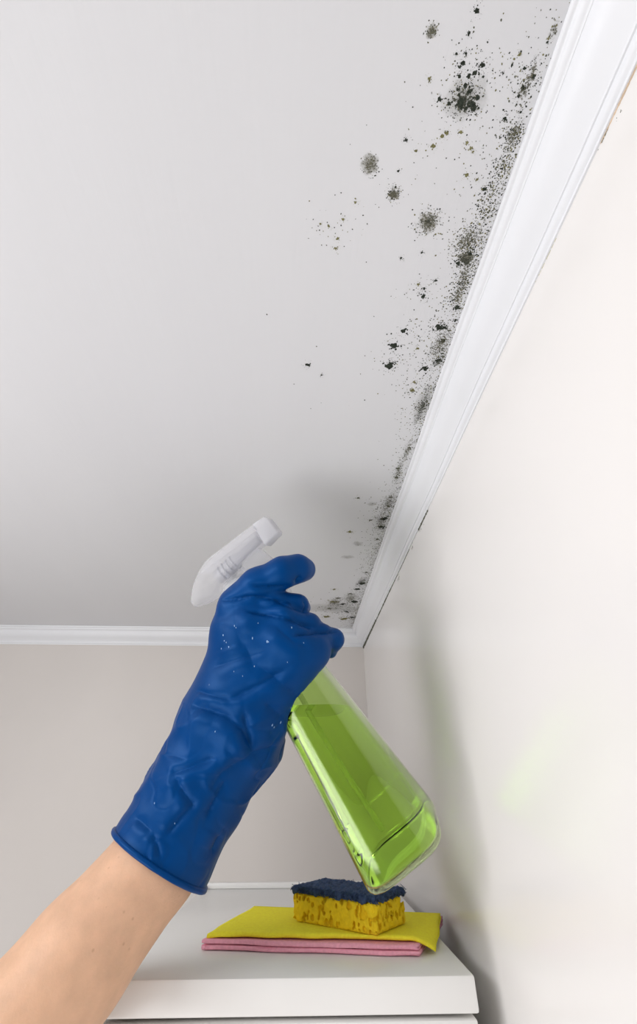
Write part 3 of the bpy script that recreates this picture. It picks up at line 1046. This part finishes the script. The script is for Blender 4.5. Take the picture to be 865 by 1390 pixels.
def hand_sdf(X, Y, Z):
    d = None
    for ch in prim_palm:
        for f in ch:
            v = f(X, Y, Z)
            d = v if d is None else smin(d, v, .012)
    for f in prim_fore[:2]:
        d = smin(d, f(X, Y, Z), .02)
    for f in prim_fore[2:]:
        d = smin(d, f(X, Y, Z), .012)
    tf = None
    for f in prim_t:
        v = f(X, Y, Z); tf = v if tf is None else smin(tf, v, .006)
    d = smin(d, tf, .008)
    ff_ = None
    for ch in prim_f:
        fd = None
        for f in ch:
            v = f(X, Y, Z); fd = v if fd is None else smin(fd, v, .005)
        ff_ = fd if ff_ is None else smin(ff_, fd, .0018)
    d = smin(d, ff_, .004)
    # the hand closes on the bottle instead of passing through it
    q = [X - bc_cam[0], Y - bc_cam[1], Z - bc_cam[2]]
    sb = q[0] * ax_cam[0] + q[1] * ax_cam[1] + q[2] * ax_cam[2]
    rad2 = q[0] ** 2 + q[1] ** 2 + q[2] ** 2 - sb ** 2
    rb_ = np.where(sb > BL * .93, .0175, np.interp(sb, bt_s, bt_r).astype(np.float32) * 1.06 + .0008)
    bs = np.sqrt(np.maximum(rad2, 0)) - rb_
    bs = np.maximum(bs, np.maximum(-sb, sb - BL - .006))
    return np.maximum(d, -bs)


Rcam = np.stack([rt, up, fw], 0)                       # camera axes -> world


def cam2world(V):
    return CAM + V @ Rcam


lo = np.array([-.185, -.40, .225]); hi = np.array([.035, -.050, .440])
V, Fq = surface_nets(hand_sdf, lo, hi, .00115)
Nn = vnormals(V, Fq)
PX = np.stack([CX + FPX * V[:, 0] / V[:, 2], CY - FPX * V[:, 1] / V[:, 2]], -1)
viewd = -V / np.linalg.norm(V, axis=1)[:, None]
front = np.clip((Nn * viewd).sum(1) * 2.0 + .35, 0, 1)
disp = np.zeros(len(V))


def poly_dist(Q, pts):
    best = np.full(len(Q), 1e9); sgn = np.zeros(len(Q)); tt = np.zeros(len(Q))
    pts = [np.array(p_, float) for p_ in pts]
    tot = sum(np.linalg.norm(b_x - a_) for a_, b_x in zip(pts[:-1], pts[1:])); acc = 0
    for a_, b_x in zip(pts[:-1], pts[1:]):
        d = b_x - a_; L_ = np.linalg.norm(d)
        t = np.clip(((Q - a_) @ d) / (L_ * L_), 0, 1)
        dv = Q - (a_ + t[:, None] * d)
        dist = np.hypot(dv[:, 0], dv[:, 1])
        s_ = np.sign(d[0] * dv[:, 1] - d[1] * dv[:, 0])
        m_ = dist < best
        best[m_] = dist[m_]; sgn[m_] = s_[m_]; tt[m_] = (acc + t[m_] * L_) / tot
        acc += L_
    return best, sgn, tt


# fold: (points, depth mm, width px, ridge mm on one side)
folds = [([(340, 794), (366, 798), (393, 799)], 2.2, 3.0, .15), ([(303, 815), (340, 811), (372, 813), (418, 831)], 2.2, 3.0, .15), ([(335, 828), (370, 836), (398, 843), (430, 852)], 2.1, 3.0, .15), ([(398, 862), (430, 858), (458, 858)], 2.2, 3.2, .6),
         ([(290, 906), (325, 894), (360, 884)], .7, 5, .5), ([(312, 949), (345, 934), (386, 911)], 1.5, 6, 1.4), ([(268, 938), (290, 944), (312, 949)], 1.1, 4, .6), ([(262, 957), (306, 972), (328, 990), (342, 1018)], 2.0, 8, 1.6),
         ([(331, 968), (336, 995), (342, 1018)], 1.8, 6, 1.4), ([(375, 1012), (345, 1022), (322, 1036)], 1.3, 6, 1.0), ([(233, 1051), (262, 1040), (294, 1028)], 1.4, 6, 1.2), ([(239, 1054), (250, 1078), (264, 1099)], 1.2, 5, 1.0),
         ([(306, 1062), (290, 1092), (279, 1117)], 1.4, 6, 1.1), ([(264, 1090), (245, 1112), (226, 1133)], 1.3, 5, 1.2), ([(208, 1132), (213, 1148), (217, 1166)], 1.0, 4, .9), ([(300, 1135), (288, 1158)], 1.4, 6, 1.2), ([(185, 1110), (205, 1128)], .8, 5, .7),
         ([(322, 1036), (300, 1050), (285, 1075)], 1.0, 6, .8), ([(352, 905), (395, 938), (405, 948)], 1.2, 7, 1.0), ([(330, 870), (345, 905)], .7, 8, .8), ([(402, 793), (405, 786), (409, 783)], 1.6, 3, .0), ([(360, 955), (385, 975)], 1.2, 7, 1.0), ([(318, 835), (322, 860), (330, 882)], .6, 9, .8),
         ([(375, 850), (400, 872), (418, 878)], .8, 6, .7), ([(412, 815), (416, 822), (413, 831)], 1.2, 2.5, .1), ([(395, 836), (410, 845), (424, 855)], .8, 3, .4)]
for pts, dp, wd, rg in folds:
    d, s_, t = poly_dist(PX, pts)
    ends = np.clip(np.minimum(t, 1 - t) * 5 + .25, 0, 1)
    disp += -dp * 1.5 * .001 * np.exp(-d / (wd * .8)) * ends
    disp += rg * .001 * np.exp(-((d - wd * 2.2) / (wd * 1.9)) ** 2) * ends * np.where(s_ > 0, 1.0, .3)
disp *= front
W3 = cam2world(V)
cuffness = np.clip((PX[:, 1] - 930) / 60, 0, 1)
rimf = np.clip((1150 - PX[:, 1] - .45 * (PX[:, 0] - 216) * -1) / 60, .12, 1)
disp += (.0017 * vnoise(W3, 36, 21) + .0008 * vnoise(W3, 80, 22)) * cuffness * rimf + .0005 * vnoise(W3, 45, 23) * (1 - cuffness)
al = (V @ (C(217, 1165, .290) - C(310, 998, .330)) / .105)          # along the forearm
Q3 = np.stack([W3[:, 0], W3[:, 1], W3[:, 2]], -1)
rid = (1 - np.abs(vnoise(Q3 + .01 * vnoise(Q3, 30, 41)[:, None], 48, 31))) ** 6
disp += .0013 * rid * cuffness * np.clip(rimf, .35, 1) - .0006 * (1 - np.abs(vnoise(Q3, 70, 33))) ** 8 * cuffness
V = V + Nn * disp[:, None]
# open cuff: cut the shell at a tilted plane through the cuff
cc = C(216, 1166, .290)
axis = C(*fore[3][:3]) - C(*fore[2][:3]); axis /= np.linalg.norm(axis)
tilt = -(cc / np.linalg.norm(cc))
nrm = axis + .11 * tilt; nrm /= np.linalg.norm(nrm)
me = bpy.data.meshes.new('rubber_glove')
tmp = fast_mesh('tmp_glove', V, Fq, M['glove'])
bm = bmesh.new(); bm.from_mesh(tmp.data)
bpy.data.objects.remove(tmp)
bmesh.ops.bisect_plane(bm, geom=list(bm.verts) + list(bm.edges) + list(bm.faces), plane_co=tuple(cc), plane_no=tuple(nrm), clear_outer=True)
rim_edges = [e for e in bm.edges if len(e.link_faces) == 1 and abs((np.array(e.verts[0].co) - cc) @ nrm) < 1e-4]
rim = []
if rim_edges:
    nxt = {}
    for e in rim_edges:
        for a_, b_x in ((e.verts[0], e.verts[1]), (e.verts[1], e.verts[0])):
            nxt.setdefault(a_.index if a_.index >= 0 else id(a_), [])
    pts = np.array([np.array(v.co) for v in {v for e in rim_edges for v in e.verts}])
    cen = pts.mean(0)
    u_ = np.cross(nrm, [0, 0, 1.0]); u_ /= np.linalg.norm(u_); w__ = np.cross(nrm, u_)
    ang = np.arctan2((pts - cen) @ w__, (pts - cen) @ u_)
    order = np.argsort(ang)
    rad = np.hypot((pts - cen) @ u_, (pts - cen) @ w__)
    th = np.linspace(-math.pi, math.pi, 73)[:-1]
    rr = np.interp(th, ang[order], rad[order], period=2 * math.pi)
    rim = [cen + u_ * (r_ * math.cos(t_)) + w__ * (r_ * math.sin(t_)) for r_, t_ in zip(rr, th)]
for v in bm.verts:
    v.co = Vector(cam2world(np.array(v.co)))
glove_bm = bm

# body: forearm, elbow, upper arm and the hand inside the glove, one continuous surface
e0, e1 = C(215, 1165, .288), C(106, 1300, .248)
wr = C(320, 975, .336)
fd = e1 - e0; fd /= np.linalg.norm(fd)
elbow = e0 + fd * .19
ua = elbow + Rcam @ (np.array([-.62, -.30, -.72]) * .20)
arm_prims = [cone(wr, e0, .026, .0292), cone(e0, e1, .0290, .0312), cone(e1, elbow, .0312, .038), cone(elbow, ua, .040, .046)]


def body_sdf(X, Y, Z):
    d = hand_sdf(X, Y, Z)
    # keep only the hand above the wrist, well inside the glove
    cut_ = (X - wr[0]) * fd[0] + (Y - wr[1]) * fd[1] + (Z - wr[2]) * fd[2] + .006
    d = np.maximum(d + .0042, cut_)
    a_ = None
    for f in arm_prims:
        v = f(X, Y, Z); a_ = v if a_ is None else smin(a_, v, .006)
    return smin(d, a_, .006)


lo2 = np.minimum(lo, np.minimum(ua, elbow) - .06); hi2 = hi
Vb, Fb = surface_nets(body_sdf, lo2, hi2, .0030)
for _ in range(2):                                      # relax
    acc = np.zeros_like(Vb); cnt = np.zeros(len(Vb))
    for k in range(4):
        a_, b_x = Fb[:, k], Fb[:, (k + 1) % 4]
        np.add.at(acc, a_, Vb[b_x]); np.add.at(acc, b_x, Vb[a_]); np.add.at(cnt, a_, 1); np.add.at(cnt, b_x, 1)
    Vb = .5 * Vb + .5 * acc / np.maximum(cnt, 1)[:, None]
_w = cam2world(Vb); print('arm in cabinet:', int(((_w[:, 0] > XA) & (_w[:, 1] > YN) & (_w[:, 2] < ZT)).sum()), _w[_w[:,2] < ZT][:,0].max())
person = fast_mesh('person', cam2world(Vb), Fb[:, ::-1], M['skin'])
tag(person, 'bare forearm reaching up in a blue rubber glove, holding the spray bottle', 'person')
glove = from_bm('rubber_glove', glove_bm, M['glove'], person, True)
glove.data.flip_normals()
glove['label'] = 'wrinkled blue rubber glove'
so = glove.modifiers.new('thick', 'SOLIDIFY'); so.thickness = .0009; so.offset = -1
if rim:
    rw = [cam2world(p_) for p_ in rim]
    n = len(rw); verts, faces = [], []
    cw = np.mean(rw, 0); nw = nrm @ Rcam
    for i in range(n):
        o_ = rw[i] - cw; o_ /= np.linalg.norm(o_)
        for k in range(10):
            t_ = 2 * math.pi * k / 10
            verts.append(rw[i] + o_ * (.0018 * math.cos(t_)) + nw * (.0018 * math.sin(t_)))
    for i in range(n):
        for k in range(10):
            i2, k2_ = (i + 1) % n, (k + 1) % 10
            faces.append((i * 10 + k, i2 * 10 + k, i2 * 10 + k2_, i * 10 + k2_))
    bead = mesh('cuff_bead', verts, faces, M['glove'], glove)

# splashes of white residue on the glove
vis = (front > .8) & (V[:, 2] < .338)
gm, gpx, gn = V[vis], PX[vis], Nn[vis]
st = ([], [])
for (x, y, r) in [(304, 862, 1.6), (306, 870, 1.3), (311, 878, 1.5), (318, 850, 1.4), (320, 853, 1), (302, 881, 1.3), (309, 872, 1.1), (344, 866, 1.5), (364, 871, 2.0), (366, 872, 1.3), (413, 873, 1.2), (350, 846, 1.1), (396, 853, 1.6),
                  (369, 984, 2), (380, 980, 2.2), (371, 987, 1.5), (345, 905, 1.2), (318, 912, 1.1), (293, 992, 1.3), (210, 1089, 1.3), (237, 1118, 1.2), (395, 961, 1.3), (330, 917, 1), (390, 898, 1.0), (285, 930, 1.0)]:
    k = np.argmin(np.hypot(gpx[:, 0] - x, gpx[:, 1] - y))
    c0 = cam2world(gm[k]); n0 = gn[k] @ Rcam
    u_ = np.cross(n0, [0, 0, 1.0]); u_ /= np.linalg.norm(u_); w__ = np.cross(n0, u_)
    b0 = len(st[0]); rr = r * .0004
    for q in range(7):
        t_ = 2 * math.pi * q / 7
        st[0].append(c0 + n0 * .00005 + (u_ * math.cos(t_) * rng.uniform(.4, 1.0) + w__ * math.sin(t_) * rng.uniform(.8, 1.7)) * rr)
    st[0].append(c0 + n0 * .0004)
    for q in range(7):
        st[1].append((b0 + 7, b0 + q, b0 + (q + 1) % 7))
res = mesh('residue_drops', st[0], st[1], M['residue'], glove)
res['kind'] = 'stuff'
